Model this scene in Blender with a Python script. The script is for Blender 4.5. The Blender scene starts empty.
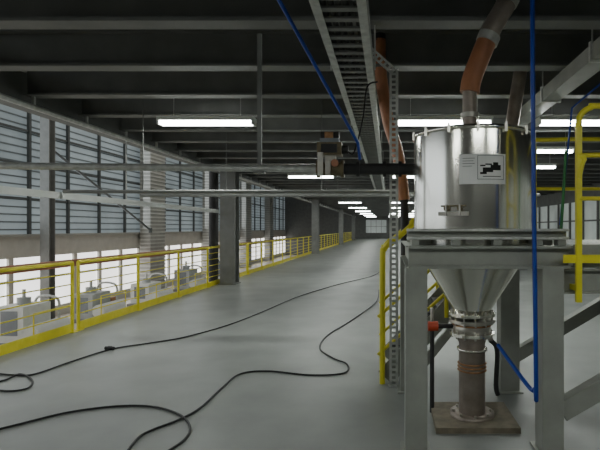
import bpy, bmesh, math, random
from mathutils import Vector, Matrix
random.seed(4)
F=480.0; VX=388.0; VY=228.0; H=1.65
def P(px,py,Y): return Vector(((px-VX)*Y/F, Y, H+(VY-py)*Y/F))
def G(px,py,z=0.012):
    Y=(H-z)*F/(py-VY); return Vector(((px-VX)*Y/F,Y,z))

# ---------------- materials
def mat(name,col,rough=.6,metal=0,var=.15,scale=6,emit=0,bump=0,stretch=(1,1,1),spec=.5):
    m=bpy.data.materials.new(name); m.use_nodes=True
    nt=m.node_tree; b=nt.nodes['Principled BSDF']
    b.inputs['Roughness'].default_value=rough; b.inputs['Metallic'].default_value=metal
    b.inputs['Specular IOR Level'].default_value=spec
    tc=nt.nodes.new('ShaderNodeTexCoord'); mp=nt.nodes.new('ShaderNodeMapping')
    mp.inputs['Scale'].default_value=stretch
    nz=nt.nodes.new('ShaderNodeTexNoise'); nz.inputs['Scale'].default_value=scale; nz.inputs['Detail'].default_value=5
    cr=nt.nodes.new('ShaderNodeValToRGB')
    cr.color_ramp.elements[0].position=.3; cr.color_ramp.elements[1].position=.7
    cr.color_ramp.elements[0].color=[c*(1-var) for c in col]+[1]
    cr.color_ramp.elements[1].color=[min(1,c*(1+var)) for c in col]+[1]
    nt.links.new(tc.outputs['Object'],mp.inputs[0]); nt.links.new(mp.outputs[0],nz.inputs['Vector'])
    nt.links.new(nz.outputs[0],cr.inputs[0]); nt.links.new(cr.outputs[0],b.inputs['Base Color'])
    if emit:
        nt.links.new(cr.outputs[0],b.inputs['Emission Color']); b.inputs['Emission Strength'].default_value=emit
    if bump:
        bp=nt.nodes.new('ShaderNodeBump'); bp.inputs['Strength'].default_value=bump; bp.inputs['Distance'].default_value=.02
        nt.links.new(nz.outputs[0],bp.inputs['Height']); nt.links.new(bp.outputs[0],b.inputs['Normal'])
    return m
M_floor=mat('concrete_floor',(.275,.29,.275),.40,0,.16,1.3,bump=.05)
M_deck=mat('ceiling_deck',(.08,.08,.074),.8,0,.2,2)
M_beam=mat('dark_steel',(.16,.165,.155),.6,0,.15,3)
M_col=mat('grey_paint_steel',(.22,.225,.215),.5,0,.12,4)
M_frame=mat('platform_grey',(.32,.33,.295),.45,.1,.12,5)
M_galv=mat('galvanised',(.55,.56,.53),.45,.4,.2,14)
M_hole=mat('slot_dark',(.02,.02,.02),.9)
M_ss=mat('stainless',(.86,.84,.77),.17,1,.06,3,stretch=(1,1,.3),bump=.10)
M_ssb=mat('stainless_band',(.56,.54,.49),.3,.95,.12,9)
M_yel=mat('yellow_paint',(.82,.73,.05),.42,0,.08,6)
M_org=mat('orange_pipe',(.46,.20,.10),.4,.1,.15,8)
M_cop=mat('copper_rust',(.38,.20,.09),.5,.4,.3,20)
M_plinth=mat('grout_plinth',(.21,.18,.13),.8,0,.3,9)
M_gpipe=mat('grey_brown_pipe',(.33,.28,.24),.4,.5,.2,9)
M_blue=mat('blue_pipe',(.01,.05,.34),.4,0,.1,8)
M_blk=mat('black_rubber',(.012,.012,.012),.5,0,.2,10)
M_dark=mat('dark_parts',(.03,.03,.03),.6)
M_brass=mat('brass_valve',(.17,.14,.08),.45,.4,.3,20)
M_white=mat('white_enamel',(.72,.74,.71),.5,0,.05,5)
M_tube=mat('fluorescent_tube',(.95,1,.96),.5,0,.01,5,emit=26)
M_paper=mat('paper',(.85,.85,.83),.7,0,.04,5)
M_beige=mat('beige_wall',(.55,.545,.50),.8,0,.08,2)
M_clad=mat('cladding',(.38,.38,.35),.6,0,.08,2)
M_ridge=mat('cladding_ridge',(.55,.55,.52),.6,0,.08,2)
M_louv=mat('louvre',(.20,.225,.235),.5,0,.1,3)
M_wfr=mat('window_mullion',(.10,.11,.11),.5,0,.1,3)
M_glaze=mat('daylight_glazing',(.30,.35,.37),.6,0,.22,.35,emit=.42)
M_glazeb=mat('lower_glazing',(1,.98,.93),.5,0,.12,.5,emit=2.0)
M_glazer=mat('side_glazing',(.6,.66,.62),.5,0,.3,.5,emit=.16)
M_endg=mat('end_glazing',(.5,.55,.53),.5,0,.2,.5,emit=.25)
M_lfl=mat('lower_floor',(.68,.64,.58),.35,0,.2,.6)
M_mach=mat('machine_grey',(.42,.44,.44),.5,.1,.15,2)
M_mdk=mat('machine_panel',(.22,.24,.26),.5,.1,.15,2)
M_red=mat('red_paint',(.5,.06,.02),.4)
M_oxide=mat('orange_crane_paint',(.40,.17,.09),.5)

# ---------------- builder
class B:
    def __init__(s): s.v=[];s.f=[];s.m=[];s.sm=[];s.mats=[]
    def mi(s,m):
        if m not in s.mats: s.mats.append(m)
        return s.mats.index(m)
    def add(s,vs,fs,m,smooth=False):
        o=len(s.v); s.v+= [tuple(v) for v in vs]; i=s.mi(m)
        for f in fs: s.f.append([o+k for k in f]); s.m.append(i); s.sm.append(smooth)
        return s
    def box(s,x0,x1,y0,y1,z0,z1,m):
        vs=[(x,y,z) for x in(x0,x1) for y in(y0,y1) for z in(z0,z1)]
        return s.add(vs,[(0,1,3,2),(4,6,7,5),(0,4,5,1),(2,3,7,6),(0,2,6,4),(1,5,7,3)],m)
    def beam(s,p,q,w,h,m,off=(0,0),up=Vector((0,0,1))):
        p=Vector(p);q=Vector(q);d=(q-p).normalized()
        if abs(d.dot(up))>.98: up=Vector((0,1,0))
        a=d.cross(up).normalized(); b=a.cross(d).normalized()
        vs=[]
        for c in(p,q):
            for i,j in((-1,-1),(1,-1),(1,1),(-1,1)):
                vs.append(c+a*(off[0]+i*w/2)+b*(off[1]+j*h/2))
        return s.add(vs,[(0,1,2,3),(7,6,5,4),(0,4,5,1),(1,5,6,2),(2,6,7,3),(3,7,4,0)],m)
    def ibeam(s,p,q,w,h,t,m,up=Vector((0,0,1))):
        s.beam(p,q,w,t,m,(0,h/2-t/2),up); s.beam(p,q,w,t,m,(0,-h/2+t/2),up); s.beam(p,q,t,h-2*t,m,(0,0),up); return s
    def cyl(s,p,q,r,m,seg=16,r2=None):
        p=Vector(p);q=Vector(q);d=(q-p).normalized(); r2=r if r2 is None else r2
        up=Vector((0,0,1)) if abs(d.z)<.9 else Vector((1,0,0))
        a=d.cross(up).normalized(); b=a.cross(d)
        vs=[];
        for c,rr in((p,r),(q,r2)):
            for k in range(seg):
                t=2*math.pi*k/seg; vs.append(c+(a*math.cos(t)+b*math.sin(t))*rr)
        s.add(vs,[(k,(k+1)%seg,seg+(k+1)%seg,seg+k) for k in range(seg)],m,True)
        s.add(vs[:seg],[tuple(range(seg))],m); s.add(vs[seg:],[tuple(range(seg))],m)
        return s
    def tube(s,pts,r,m,seg=10,smooth=6):
        pts=[Vector(p) for p in pts]
        if smooth and len(pts)>2:
            out=[]; n=len(pts)
            for i in range(n-1):
                p0=pts[max(i-1,0)];p1=pts[i];p2=pts[i+1];p3=pts[min(i+2,n-1)]
                for k in range(smooth):
                    t=k/smooth
                    out.append(.5*((2*p1)+(p2-p0)*t+(2*p0-5*p1+4*p2-p3)*t*t+(3*p1-p0-3*p2+p3)*t**3))
            out.append(pts[-1]); pts=out
        n=len(pts); vs=[]
        d=(pts[1]-pts[0]).normalized()
        up=Vector((0,0,1)) if abs(d.z)<.9 else Vector((1,0,0))
        a=d.cross(up).normalized()
        for i in range(n):
            d=(pts[min(i+1,n-1)]-pts[max(i-1,0)]).normalized()
            a=(a-d*a.dot(d)).normalized(); b=d.cross(a)
            for k in range(seg):
                t=2*math.pi*k/seg; vs.append(pts[i]+(a*math.cos(t)+b*math.sin(t))*r)
        fs=[(i*seg+k,i*seg+(k+1)%seg,(i+1)*seg+(k+1)%seg,(i+1)*seg+k) for i in range(n-1) for k in range(seg)]
        s.add(vs,fs,m,True); s.add(vs[:seg],[tuple(range(seg))],m); s.add(vs[-seg:],[tuple(range(seg))],m)
        return s
    def lathe(s,cx,cy,prof,m,seg=64,smooth=True):
        vs=[]
        for r,z in prof:
            for k in range(seg):
                t=2*math.pi*k/seg; vs.append((cx+r*math.cos(t),cy+r*math.sin(t),z))
        fs=[(i*seg+k,i*seg+(k+1)%seg,(i+1)*seg+(k+1)%seg,(i+1)*seg+k) for i in range(len(prof)-1) for k in range(seg)]
        return s.add(vs,fs,m,smooth)
    def strip(s,p,q,w,m,n_dir,pitch=.05,t=.004,mh=None):
        p=Vector(p);q=Vector(q);d=(q-p);L=d.length;d.normalize();nd=Vector(n_dir).normalized()
        a=d.cross(nd).normalized()
        for sg in(-1,1):
            s.beam(p+a*sg*w*.36,q+a*sg*w*.36,w*.28,t,m,up=nd)
        n=int(L/pitch)
        for i in range(n+1):
            c=p+d*min(L-.01,i*pitch+.01)
            s.beam(c-d*pitch*.22,c+d*pitch*.22,w*.46,t,m,up=nd)
        return s
    def done(s,name,bevel=0,recalc=True):
        me=bpy.data.meshes.new(name); me.from_pydata(s.v,[],s.f); me.update()
        for m in s.mats: me.materials.append(m)
        for p,i,sm in zip(me.polygons,s.m,s.sm): p.material_index=i; p.use_smooth=sm
        bm=bmesh.new(); bm.from_mesh(me); bmesh.ops.recalc_face_normals(bm,faces=bm.faces[:]); bm.to_mesh(me); bm.free()
        o=bpy.data.objects.new(name,me); bpy.context.collection.objects.link(o)
        if bevel:
            md=o.modifiers.new('bevel','BEVEL'); md.width=bevel; md.segments=2; md.limit_method='ANGLE'
        return o

# ---------------- room shell
YN,YF=-5,75; XL=-16; XR=9; ZC=4.15; RX=-5.0
B().box(RX-.12,XR,YN,YF,-.3,0,M_floor).done('floor')
B().box(XL-.3,RX-.12,YN,YF,-2.9,-2.6,M_lfl).done('floor_lower_hall')
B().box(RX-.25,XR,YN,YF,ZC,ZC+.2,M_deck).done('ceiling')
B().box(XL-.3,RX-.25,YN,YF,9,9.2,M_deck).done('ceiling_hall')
B().box(RX-.25,RX-.15,YN,YF,ZC+.2,9,M_clad).done('wall_upper_fascia')
B().box(XL-.3,XR+.3,YF,YF+.2,-2.9,9.2,M_beam).done('wall_far')
b=B().box(-3.5,-.2,YF-.06,YF-.02,.9,2.9,M_endg)
for i in range(5): b.box(-3.5+i*.81,-3.44+i*.81,YF-.1,YF-.01,.9,2.9,M_col)
b.box(-3.5,-.2,YF-.1,YF-.01,1.85,1.92,M_col); b.done('window_far')
B().box(XL-.3,XR+.3,YN-.2,YN,-2.9,9.2,M_beam).done('wall_near')
B().box(XR,XR+.2,YN,YF,-.3,1.1,M_clad).box(XR,XR+.2,YN,YF,2.9,ZC,M_beam).done('wall_right')
b=B().box(XR+.1,XR+.15,YN,YF,1.1,2.9,M_glazer)
y=YN
while y<YF:
    b.box(XR,XR+.08,y,y+.12,1.1,2.9,M_beam); y+=1.6
b.box(XR+.02,XR+.07,YN,YF,1.95,2.02,M_beam).done('window_right')
b=B().box(XL-.2,XL,YN,YF,.35,1.35,M_beige)
b.box(XL,XL+.15,YN,YF,1.28,1.38,M_clad)
b.box(XL-.2,XL,YN,YF,8.6,9,M_clad)
b.box(XL-.2,XL,YN,YF,-2.6,-2.1,M_beige)
b.done('wall_left')
B().box(XL-.15,XL-.1,YN,YF,1.35,8.6,M_glaze).done('window_1')
B().box(XL-.15,XL-.1,YN,YF,-2.1,.35,M_glazeb).done('window_2')
b=B(); bl=B()
z=1.55
while z<8.5:
    bl.box(XL-.08,XL-.05,YN,YF,z,z+.06,M_louv); z+=.33
bl.done('window_louvres')
for z in(2.9,4.4,5.9,7.4): b.box(XL,XL+.08,YN,YF,z,z+.09,M_wfr)
y=3.2
while y<YF:
    b.box(XL,XL+.12,y,y+.13,1.35,8.6,M_wfr); y+=2.58
b.done('window_frame')
b=B()
y=YN
while y<YF:
    b.box(XL-.06,XL+.05,y,y+.25,-2.1,.35,M_beige); y+=2.1
b.box(XL-.06,XL+.02,YN,YF,-.7,-.6,M_col)
b.done('window_frame_lower')
for i,y in enumerate((11,21.3,31.6,41.9,52.2,62.5)):
    b=B()
    if i==1:
        b.ibeam((XL+.9,y,-2.6),(XL+.9,y,9),.4,.4,.04,M_col)
    else:
        b.box(XL+.2,XL+.85,y-1.0,y+1.0,-2.6,9,M_clad)
        z=-2.5
        while z<9:
            b.box(XL+.85,XL+.90,y-1.0,y+1.0,z,z+.09,M_ridge); b.box(XL+.2,XL+.85,y-1.05,y-1,z,z+.09,M_ridge); z+=.24
    b.done('wall_column')
B().cyl((XL+.9,21.51,5.2),(XL+.9,30.54,1.5),.06,M_wfr,8).box(XL+.8,XL+1,21.5,21.56,5.05,5.35,M_wfr).box(XL+.8,XL+1,30.48,30.54,1.35,1.65,M_wfr).done('wind_brace')
b=B().ibeam((XL+1.5,YN,.05),(XL+1.5,YF,.05),.3,.3,.05,M_oxide)
y=6
while y<YF: b.box(XL+.0,XL+1.4,y,y+.2,-.1,.05,M_oxide); y+=6
b.done('crane_runway_beam')

# ---------------- ceiling beams
ys=[]
y=4.4-1.2*6
while y<YF:
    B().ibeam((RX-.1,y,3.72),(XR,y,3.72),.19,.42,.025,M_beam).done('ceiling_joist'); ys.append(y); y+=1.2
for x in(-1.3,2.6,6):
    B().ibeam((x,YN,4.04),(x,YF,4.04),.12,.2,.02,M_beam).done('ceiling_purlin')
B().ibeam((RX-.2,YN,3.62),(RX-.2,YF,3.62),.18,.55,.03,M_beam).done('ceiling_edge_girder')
b=B().cyl((RX-.02,YN,3.36),(RX-.02,YF,3.36),.04,M_galv,10)
for y in ys: b.box(RX-.04,RX,y-.015,y+.015,3.36,3.51,M_galv)
b.done('conduit_pipe')

CX=-4.68
for y in(14.2,31,48,65):
    b=B().ibeam((CX,y,0),(CX,y,3.505),.44,.42,.035,M_col,up=Vector((0,1,0)))
    b.box(CX-.25,CX+.25,y-.28,y+.28,0,.03,M_col)
    b.done('steel_column')
for y in(9,19,29,39,49,59):
    x=5.2
    B().ibeam((x,y,0),(x,y,3.505),.35,.35,.03,M_col).box(x-.25,x+.25,y-.25,y+.25,0,.03,M_col).done('steel_column')
b=B().cyl((-5.45,15,-2.6),(-5.45,15,9),.14,M_dark,16)
for z in(-1,.6,2.2,3.8): b.cyl((-5.45,15,z),(-5.45,15,z+.06),.165,M_dark,16)
b.done('drain_pipe')

# ---------------- left guard railing
def rail_run(b,y0,y1,x=RX):
    b.cyl((x,y0,1.1),(x,y1,1.1),.03,M_yel,10)
    for z in(.93,.76,.59,.42,.27): b.cyl((x,y0,z),(x,y1,z),.010,M_yel,8)
    b.box(x-.006,x+.006,y0,y1,.0,.14,M_yel)
    n=max(1,round((y1-y0)/1.85))
    for i in range(n+1):
        yy=y0+(y1-y0)*i/n
        b.cyl((x,yy,0),(x,yy,1.1),.027,M_yel,10)
        b.box(x-.06,x+.06,yy-.06,yy+.06,0,.012,M_yel)
for a,c in((-1.8,7.6),(7.75,17),(17.15,32.1),(32.3,50.4),(50.6,70)):
    b=B(); rail_run(b,a,c); b.done('guard_railing')
b=B().beam((RX+.04,1,2.14),(RX+.04,14.0,2.14),.04,.1,M_white)
for y in(2.9,9.1): b.cyl((RX+.04,y,2.14),(RX+.04,y,3.3),.012,M_galv,8)
b.done('cable_trunking')

# ---------------- lights
def lamp(x,y,w=1.45,power=26,z=3.24):
    b=B().box(x-w/2,x+w/2,y-.11,y+.11,z+.03,z+.09,M_white)
    b.cyl((x-w/2+.03,y-.05,z),(x+w/2-.03,y-.05,z),.026,M_tube,10).cyl((x-w/2+.03,y+.05,z),(x+w/2-.03,y+.05,z),.026,M_tube,10)
    for e in(-1,1):
        b.box(x+e*(w/2-.015)-.015,x+e*(w/2-.015)+.015,y-.1,y+.1,z-.03,z+.03,M_white)
        b.cyl((x+e*w*.35,y,z+.09),(x+e*w*.35,y,ZC-.002),.007,M_galv,6)
    o=b.done('fluorescent_lamp')
    l=bpy.data.lights.new('lamp_light','AREA'); l.shape='RECTANGLE'; l.size=w; l.size_y=.2; l.energy=power; l.color=(.95,1,.93)
    lo=bpy.data.objects.new('lamp_light',l); bpy.context.collection.objects.link(lo); lo.location=(x,y,z-.04); lo.parent=o
y=-.4; i=0
while y<72:
    for x in(-2.75,.85,3.0):
        lamp(x+(.35 if (i>1 and x<0) else 0),y,power=(16 if i==0 else 26))
    y+=7.7;i+=1
lamp(3.35,10.0,1.0,14); lamp(3.9,12.6,1.0,14)

def area(name,loc,rot,sx,sy,e,col):
    l=bpy.data.lights.new(name,'AREA'); l.shape='RECTANGLE'; l.size=sx; l.size_y=sy; l.energy=e; l.color=col
    o=bpy.data.objects.new(name,l); bpy.context.collection.objects.link(o); o.location=loc; o.rotation_euler=rot
area('daylight_window_light',(XL+.4,24,4.9),(0,math.radians(-90),0),6.5,60,1500,(.88,.95,1))
area('hall_high_bay_light',(-11,18,8.6),(0,0,0),6,40,600,(1,.97,.9))

# ---------------- hopper
cx,cy=.726,4.15
b=B()
b.lathe(cx,cy,[(.0,2.455),(.47,2.45),(.505,2.445)],M_ss,seg=96)
b.lathe(cx,cy,[(.505,2.445),(.515,2.44),(.515,2.415),(.502,2.41)],M_ss,seg=96)
b.lathe(cx,cy,[(.500,2.412),(.500,1.50)],M_ss,seg=96)
b.lathe(cx,cy,[(.50,1.50),(.485,1.47),(.15,.93),(.15,.90)],M_ss,seg=96)
b.lathe(cx,cy,[(.502,1.60),(.512,1.60),(.512,1.63),(.502,1.63)],M_ssb)
for t in(190,215,240,265,290,315,340):
    a=math.radians(t); x=cx+.517*math.cos(a); y=cy+.517*math.sin(a)
    b.box(x-.009,x+.009,y-.009,y+.009,2.39,2.45,M_ssb)
    b.cyl((x,y,2.45),(x,y,2.462),.007,M_ssb,8)
def flange(z,r,m,h=.025,n=12):
    b.lathe(cx,cy,[(.1,z),(r,z),(r,z+h),(.1,z+h)],m,smooth=False,seg=40)
    for k in range(n):
        a=2*math.pi*k/n; b.cyl((cx+(r-.022)*math.cos(a),cy+(r-.022)*math.sin(a),z-.02),(cx+(r-.022)*math.cos(a),cy+(r-.022)*math.sin(a),z+h+.02),.009,M_ssb,6)
flange(.90,.20,M_ss); flange(.845,.20,M_ssb)
b.lathe(cx,cy,[(.15,.845),(.16,.80),(.16,.78),(.15,.75)],M_ssb); flange(.73,.19,M_ss)
b.lathe(cx,cy,[(.13,.73),(.13,.70),(.112,.66),(.112,.03)],M_gpipe)
for z in(.42,.45,.48): b.lathe(cx,cy,[(.113,z),(.126,z+.008),(.113,z+.016)],M_cop)
b.lathe(cx,cy,[(.165,.83),(.172,.825),(.165,.815)],M_cop)
b.lathe(cx,cy,[(.114,.60),(.13,.60),(.13,.62),(.114,.62)],M_ss)
b.box(cx-.34,cx+.34,cy-.3,cy+.28,0,.045,M_plinth)
b.lathe(cx,cy,[(.112,.065),(.19,.065),(.19,.045)],M_gpipe)
for k in range(8):
    a=math.pi/4*k; b.cyl((cx+.16*math.cos(a),cy+.16*math.sin(a),.06),(cx+.16*math.cos(a),cy+.16*math.sin(a),.085),.012,M_ssb,6)
for t,zz in((238,1.80),(250,1.80)):
    a=math.radians(t); d=Vector((math.cos(a),math.sin(a),0)); c0=Vector((cx,cy,zz))+d*.495
    b.cyl(c0,c0+d*.03,.022,M_brass,12); b.cyl(c0+d*.03-Vector((0,0,.05)),c0+d*.03+Vector((0,0,.03)),.008,M_ssb,6)
a=math.radians(244); d=Vector((math.cos(a),math.sin(a),0)); tdir=Vector((-d.y,d.x,0)); c0=Vector((cx,cy,1.76))+d*.51
b.beam(c0-tdir*.12,c0+tdir*.12,.02,.03,M_ssb); b.beam(c0-tdir*.1+Vector((0,0,.06)),c0+tdir*.1+Vector((0,0,.06)),.012,.012,M_brass)
a=math.radians(285); d=Vector((math.cos(a),math.sin(a),0)); b.cyl(Vector((cx,cy,1.64))+d*.500,Vector((cx,cy,2.40))+d*.500,.0025,M_ssb,6)
b.cyl((cx-.02,cy,2.44),(cx-.02,cy,2.50),.085,M_ssb,24)
b.done('steel_hopper')
def lab(px0,px1,z0,z1,r,m,b,n=8):
    a0=math.acos(max(-1,min(1,(px0-cx)/r))); a1=math.acos((px1-cx)/r)
    vs=[];
    for i in range(n+1):
        a=a0+(a1-a0)*i/n
        for z in(z0,z1): vs.append((cx+r*math.cos(a),cy-r*math.sin(a),z))
    b.add(vs,[(2*i,2*i+2,2*i+3,2*i+1) for i in range(n)],m)
b=B(); lab(.545,.90,1.985,2.215,.503,M_paper,b,12)
R=.5045
for x0,x1,z0,z1 in((.68,.885,2.20,2.203),(.68,.885,2.02,2.023),(.68,.683,2.02,2.2),(.882,.885,2.02,2.2),
    (.70,.75,2.06,2.075),(.72,.80,2.075,2.11),(.78,.86,2.09,2.13),(.80,.84,2.13,2.15),(.70,.74,2.12,2.13),(.74,.79,2.13,2.14),(.72,.86,2.04,2.045),
    (.57,.66,2.18,2.183),(.57,.65,2.16,2.163),(.57,.66,2.14,2.143),(.57,.64,2.12,2.123)):
    lab(x0,x1,z0,z1,R,M_hole,b,3)
b.done('warning_label')

b=B().cyl((cx-.02,cy,2.5),(cx-.02,cy,2.86),.062,M_gpipe,20)
b.cyl((cx-.02,cy,2.60),(cx-.02,cy,2.64),.08,M_ssb,20)
b.tube([(cx-.02,cy,2.82),(cx-.005,cy,2.92),(cx+.04,cy,3.05),(.86,cy,3.28)],.086,M_org,20)
b.tube([(.855,cy,3.27),(.90,cy,3.38),(1.0,cy,3.55),(1.09,cy,3.75),(1.14,cy,ZC-.002)],.086,M_gpipe,20)
b.tube([(.85,cy,3.25),(.88,cy,3.32)],.096,M_galv,20,0)
b.tube([(1.02,cy,3.59),(1.05,cy,3.65)],.096,M_galv,20,0)
b.done('feed_pipe')
b=B().tube([P(380,40,5.6),P(381,75,5.6),P(388,120,5.6),P(398,155,5.6),P(404,200,5.6)],.07,M_org,16)
b.cyl(P(404,195,5.6),P(405,220,5.6),.05,M_dark,12)
b.cyl(P(405,220,5.6),(P(405,220,5.6).x,5.6,.8),.05,M_dark,12)
b.cyl(P(380,42,5.6),(P(379,10,5.6).x,5.6,ZC-.002),.07,M_dark,12)
b.done('orange_transfer_pipe')
q=P(524,50,6.05)
b=B().cyl(q,P(510,135,6.05),.085,M_gpipe,16).cyl(P(510,135,6.05),P(506,205,6.05),.085,M_ssb,16).cyl(q,(q.x+.03,6.05,ZC-.002),.085,M_gpipe,16)
b.cyl(P(506,203,6.05),(P(506,203,6.05).x,6.05,0),.085,M_gpipe,16)
b.done('brown_down_pipe')

# ---------------- platform
b=B()
def boxleg(x0,x1,y,z1):
    b.box(x0,x1,y-.09,y+.09,0,z1,M_frame); b.box(x0-.03,x1+.03,y-.13,y+.13,0,.018,M_frame)
YP=3.55
boxleg(.125,.285,YP,1.36); boxleg(1.115,1.27,YP,1.36)
boxleg(.125,.295,4.90,1.36); boxleg(1.13,1.32,4.90,1.36); boxleg(2.9,3.08,4.90,1.36); boxleg(2.9,3.08,YP,1.36)
b.box(.15,1.32,YP-.09,YP+.05,1.355,1.375,M_frame); b.box(.15,1.32,YP-.02,YP+.0,1.355,1.52,M_frame); b.box(.15,1.32,YP-.09,YP+.05,1.50,1.52,M_frame)
b.box(.14,1.32,YP-.06,YP+.06,1.565,1.585,M_galv); b.box(.14,1.32,YP-.0,YP+.02,1.585,1.645,M_frame)
b.box(.14,1.32,YP-.06,YP+.06,1.625,1.645,M_galv)
for x in(.2,.5,.8,1.1,1.27): b.box(x-.03,x+.03,YP-.05,YP+.04,1.52,1.565,M_frame)
b.ibeam((.2,4.78,1.44),(3.1,4.78,1.44),.1,.16,.012,M_frame)
b.ibeam((.18,YP,1.44),(.18,4.9,1.44),.1,.16,.012,M_frame); b.ibeam((1.33,YP,1.44),(1.33,4.9,1.44),.1,.16,.012,M_frame)
b.ibeam((1.28,YP,1.26),(3.1,YP,1.26),.12,.18,.014,M_frame)
for i in range(34):
    x=1.40+i*.05; b.box(x,x+.008,YP,4.95,1.50,1.53,M_galv)
for i in range(8):
    y=YP+.05+i*.19; b.box(1.38,3.08,y,y+.008,1.505,1.525,M_galv)
b.box(1.36,3.1,YP-.03,YP-.015,1.36,1.53,M_frame)
for t in(215,325,35,145):
    a=math.radians(t); p=Vector((cx+.5*math.cos(a),cy+.5*math.sin(a),1.55)); 
    q=Vector((.2 if math.cos(a)<0 else 1.3,cy+.62*math.sin(a),1.53)); b.beam(p,q,.1,.05,M_frame)
b.beam((1.27,YP,.30),(2.9,YP,1.25),.1,.14,M_frame); b.beam((1.30,4.9,.35),(2.9,4.9,1.3),.1,.12,M_frame)
b.beam((.25,4.9,.12),(1.15,4.9,1.25),.06,.08,M_frame)
b.done('hopper_platform',.004)

b=B()
b.box(1.34,1.38,3.41,3.44,1.12,2.40,M_yel)
b.tube([(1.36,3.42,2.36),(1.37,3.42,2.45),(1.45,3.42,2.51),(1.6,3.42,2.52),(3.05,3.42,2.52)],.022,M_yel,10)
b.tube([(1.36,3.42,2.0),(1.40,3.42,2.14),(1.5,3.42,2.17),(3.05,3.42,2.18)],.018,M_yel,10)
b.cyl((1.36,3.42,1.86),(3.05,3.42,1.86),.016,M_yel,10)
b.box(1.25,3.05,3.42,3.43,1.40,1.46,M_yel)
for x in(2.2,3.05): b.cyl((x,3.42,1.3),(x,3.42,2.52),.024,M_yel,10)
b.tube([(1.50,4.9,1.52),(1.50,4.9,2.45),(1.58,4.9,2.55),(3.05,4.9,2.55)],.022,M_yel,10,4); b.cyl((1.50,4.9,2.05),(3.05,4.9,2.05),.018,M_yel,10)
b.box(1.34,1.38,3.43,3.56,1.2,1.24,M_yel)
b.done('platform_railing')

b=B()
x0=.02; n=7
for i in range(n):
    b.box(x0+i*.17,x0+i*.17+.22,5.15,5.95,(i+1)*.2-.03,(i+1)*.2,M_dark)
b.beam((x0-.05,5.14,.05),(x0+n*.17+.05,5.14,n*.2+.05),.02,.2,M_frame); b.beam((x0-.05,5.96,.05),(x0+n*.17+.05,5.96,n*.2+.05),.02,.2,M_frame)
b.done('access_stairs')
b=B()
for yy in(5.09,6.02):
    b.tube([(-.06,yy,0),(-.06,yy,1.3),(-.04,yy,1.42),(.03,yy,1.5),(.12,yy,1.56),(1.2,yy,2.55)],.03,M_yel,10,5)
    for h in(.35,.75): b.tube([(-.06,yy,h),(.0,yy,h+.05),(1.2,yy,h+1.15)],.018,M_yel,8,4)
    b.cyl((.62,yy,.7),(.62,yy,2.0),.022,M_yel,8)
b.done('stair_handrail')

b=B().cyl(P(428,326,4.3),P(438,326,4.3),.045,M_red,16).cyl(P(432,326,4.3),P(432,308,4.3),.015,M_ssb,8).cyl(P(438,326,4.3),P(453,326,4.3),.022,M_dark,12)
b.cyl(P(432,326,4.3),Vector((P(432,326,4.3).x,4.3,0)),.02,M_dark,8)
b.done('red_valve')
b=B().tube([P(490,340,4.1),P(497,350,4.1),P(496,385,4.1),P(498,395,4.1)],.02,M_dark,8).cyl(P(488,338,4.1),P(492,338,4.1),.03,M_ssb,8)
b.done('drain_hose')

b=B().tube([(P(532,0,3.4).x,3.4,ZC-.002),P(533,120,3.4),P(536,378,3.4),P(535,388,3.42),P(528,386,3.5),P(498,345,3.9)],.016,M_blue,10,5)
b.done('blue_air_pipe')
b=B().tube([P(279,0,3.45)+Vector((-.2,-.03,.25)),P(279,0,3.45),P(358,143,4.5),P(360,160,4.52)],.015,M_blue,8,0)
b.done('blue_air_pipe')
B().tube([P(605,80,4.3),P(572,108,4.6),P(560,225,4.6)],.01,M_blue,8,0).done('blue_air_hose')
B().tube([P(566,150,3.75),P(563,200,3.75),P(560,246,3.75)],.012,mat('green_hose',(.05,.25,.08),.5),8,4).done('green_hose')

# ---------------- horizontal pipes
yp=4.6
b=B().cyl((-4.98,yp,2.26),(-.68,yp,2.215),.034,M_galv,16)
b.cyl((-3.9,yp,2.25),(-3.86,yp,2.25),.046,M_ssb,16)
b.cyl((-.42,yp,2.215),(.54,yp,2.215),.055,M_dark,16)
for x in(-.30,-.05,.1): b.cyl((x,yp,2.215),(x+.03,yp,2.215),.075,M_dark,16)
b.box(-1.25,-1.21,yp-.015,yp+.015,2.2,3.51,M_col); b.box(-1.28,-1.18,yp-.04,yp+.04,2.17,2.19,M_col)
b.box(-4.4,-4.37,yp-.015,yp+.015,2.2,3.51,M_col)
b.done('transfer_pipe')
b=B().cyl((-4.9,7.25,2.2),(.3,7.25,2.2),.028,M_col,12)
for x in(-3.7,-1.0): b.cyl((x,7.25,2.2),(x,7.25,ZC-.002),.008,M_beam,8)
b.done('overhead_pipe')
b=B().cyl((-4.9,9.5,2.3),(3,9.5,2.3),.035,M_col,12)
for x in(-3.2,-1.0,1.7): b.cyl((x,9.5,2.3),(x,9.5,ZC-.002),.008,M_beam,8)
b.done('overhead_pipe')
b=B()
b.cyl((-.68,yp,2.215),(-.65,yp,2.215),.085,M_brass,20).cyl((-.45,yp,2.215),(-.42,yp,2.215),.085,M_brass,20).cyl((-.65,yp,2.215),(-.45,yp,2.215),.065,M_brass,20)
b.box(-.60,-.50,yp-.05,yp+.05,2.26,2.34,M_ssb)
b.box(-.67,-.44,yp-.08,yp+.08,2.34,2.46,M_brass); b.box(-.645,-.465,yp-.07,yp+.07,2.46,2.50,M_mdk)
b.cyl((-.64,yp,2.53),(-.47,yp,2.53),.045,M_dark,16); b.box(-.60,-.52,yp-.06,yp+.06,2.48,2.56,M_cop)
b.cyl((-.44,yp,2.40),(-.38,yp,2.40),.04,M_dark,16); b.box(-.66,-.61,yp-.11,yp-.08,2.14,2.36,M_ssb)
b.box(-.63,-.48,yp-.095,yp-.08,2.36,2.44,M_dark)
b.cyl((-.50,yp-.08,2.26),(-.50,yp-.11,2.26),.035,M_oxide,16)
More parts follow.
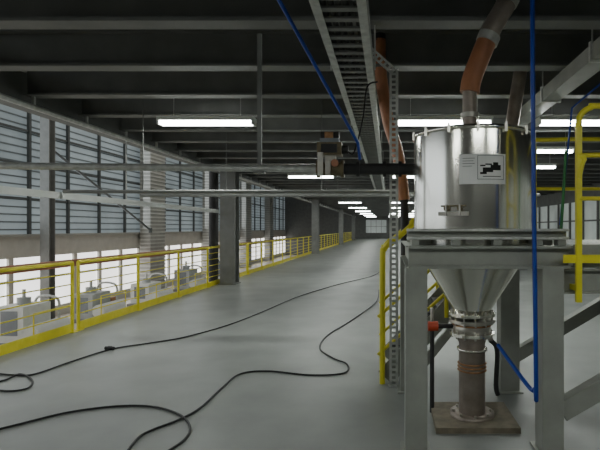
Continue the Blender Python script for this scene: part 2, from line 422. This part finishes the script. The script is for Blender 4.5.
b.box(-.59,-.54,yp-.1,yp-.06,2.15,2.28,M_ssb)
b.tube([(-.40,yp,2.40),(-.34,yp,2.36),(-.3,yp,2.45),(-.24,yp,2.7),(-.2,yp,3.0),(-.10,yp,3.05)],.008,M_blk,6)
b.done('motorised_valve')

# ---------------- overhead cable tray
b=B()
ta,tb=-.50,-.14; tz=3.10
b.strip((ta,.5,tz+.07),(ta,22,tz+.07),.16,M_galv,(1,0,0),.09); b.strip((tb,.5,tz+.07),(tb,22,tz+.07),.16,M_galv,(1,0,0),.09)
for x in(ta+.03,tb-.03): b.box(x-.03,x+.03,.5,22,tz-.012,tz-.006,M_galv)
y=.6
while y<22: b.box(ta,tb,y,y+.06,tz,tz+.015,M_col); y+=.16
for x in(ta+.07,ta+.12,ta+.17,ta+.22,tb-.07): b.cyl((x,.5,tz+.035),(x,22,tz+.035),.021,M_dark,8)
y=2.0
while y<22:
    for x in(ta-.02,tb+.02): b.cyl((x,y,tz),(x,y,ZC-.002),.008,M_galv,6)
    y+=2.4
b.done('cable_tray')
b=B().strip((.06,5.0,0),(.06,5.0,3.30),.09,M_galv,(0,1,0),.055)
b.strip((.06+.045,5.0,0),(.06+.045,5.0,3.30),.06,M_galv,(1,0,0),.055)
b.strip((.06,5.0,3.28),(-.30,5.0,3.60),.08,M_galv,(0,1,0),.055)
b.box(0,.12,4.97,5.04,0,.01,M_galv)
b.done('slotted_cable_riser')
b=B()
b.box(2.0,2.22,2.8,30,3.3,3.46,M_frame)
y=3.2
while y<30: b.box(1.98,2.24,y,y+.04,3.28,3.48,M_galv); b.cyl((2.0,y,3.4),(2.0,y,ZC-.002),.008,M_galv,6); y+=1.5
b.done('cable_trunk_duct')

# ---------------- floor cables
c1=[(382,270),(372,276),(340,284),(300,296),(262,312),(228,325),(185,337),(150,343),(112,349),(70,362),(35,374),(15,375),(-8,373)]
c1b=[(-12,384),(5,380),(20,374),(32,380),(28,388),(10,391),(-12,389)]
c2=[(379,290),(376,302),(352,320),(328,335),(320,348),(333,358),(347,364),(344,373),(310,375),(268,371),(240,374),(222,388),(200,408),(178,420),(152,430),(138,438),(124,456)]
c3=[(-20,434),(20,424),(70,412),(120,406),(155,407),(180,415),(190,427),(184,440),(160,456)]
for c in(c1,c1b,c2,c3):
    B().tube([G(x,y,.011) for x,y in c],.010,M_blk,8,8).done('floor_cable')
g=G(110,349)
b=B().cyl((g.x-.06,g.y,.025),(g.x+.06,g.y-.02,.025),.025,M_blk,12).cyl((g.x-.02,g.y,.025),(g.x+.02,g.y-.006,.025),.03,M_dark,12); b.done('cable_connector')

# ---------------- lower hall machinery
for i,y in enumerate((10.5,14.5,18,22.5,27,33,39)):
    x=-13.3-.3*(i%2); h=1.0+.7*random.random()
    b=B()
    b.box(x-.8,x+.8,y-1.1,y+1.1,-2.6,-2.45,M_col)
    b.box(x-.7,x+.3,y-.9,y+.5,-2.45,-2.45+h,M_mach if i%2 else M_white)
    b.box(x-.5,x+.1,y-.91,y-.89,-2.2,-2.45+h-.15,M_mdk)
    b.cyl((x-.2,y-.2,-2.45+h),(x-.2,y-.2,-2.2+h),.22,M_mach,20); b.cyl((x-.2,y-.2,-2.2+h),(x-.2,y-.2,-1.9+h),.06,M_galv,12)
    b.cyl((x+.55,y-.9,-2.1),(x+.55,y+.9,-2.1),.28,M_white,24)
    b.tube([(x+.55,y+.6,-1.85),(x+.55,y+.6,-1.2),(x+.3,y+.6,-1.0),(x-.2,y+.6,-1.0),(x-.4,y+.6,-1.3),(x-.4,y+.4,-2.2)],.05,M_galv,10,4)
    for e in(-1,1): b.cyl((x+.75,y+e,-2.45),(x+.75,y+e,-1.4),.025,M_yel,8)
    b.cyl((x+.75,y-1,-1.4),(x+.75,y+1,-1.4),.025,M_yel,8)
    if i%3==0: b.box(x-.7,x+.3,y+.55,y+1.0,-2.45,-1.7,M_cop)
    b.done('process_machine')

# ---------------- world, camera
w=bpy.data.worlds.new('world'); bpy.context.scene.world=w; w.use_nodes=True
w.node_tree.nodes['Background'].inputs[0].default_value=(.6,.7,.8,1); w.node_tree.nodes['Background'].inputs[1].default_value=.3
cam=bpy.data.cameras.new('camera'); co=bpy.data.objects.new('camera',cam); bpy.context.collection.objects.link(co)
co.location=(0,0,H); co.rotation_euler=(math.radians(90),0,0)
cam.sensor_width=36; cam.lens=36*F/600; cam.shift_x=-(VX-300)/600; cam.shift_y=(VY-225)/600; cam.clip_end=200
bpy.context.scene.camera=co
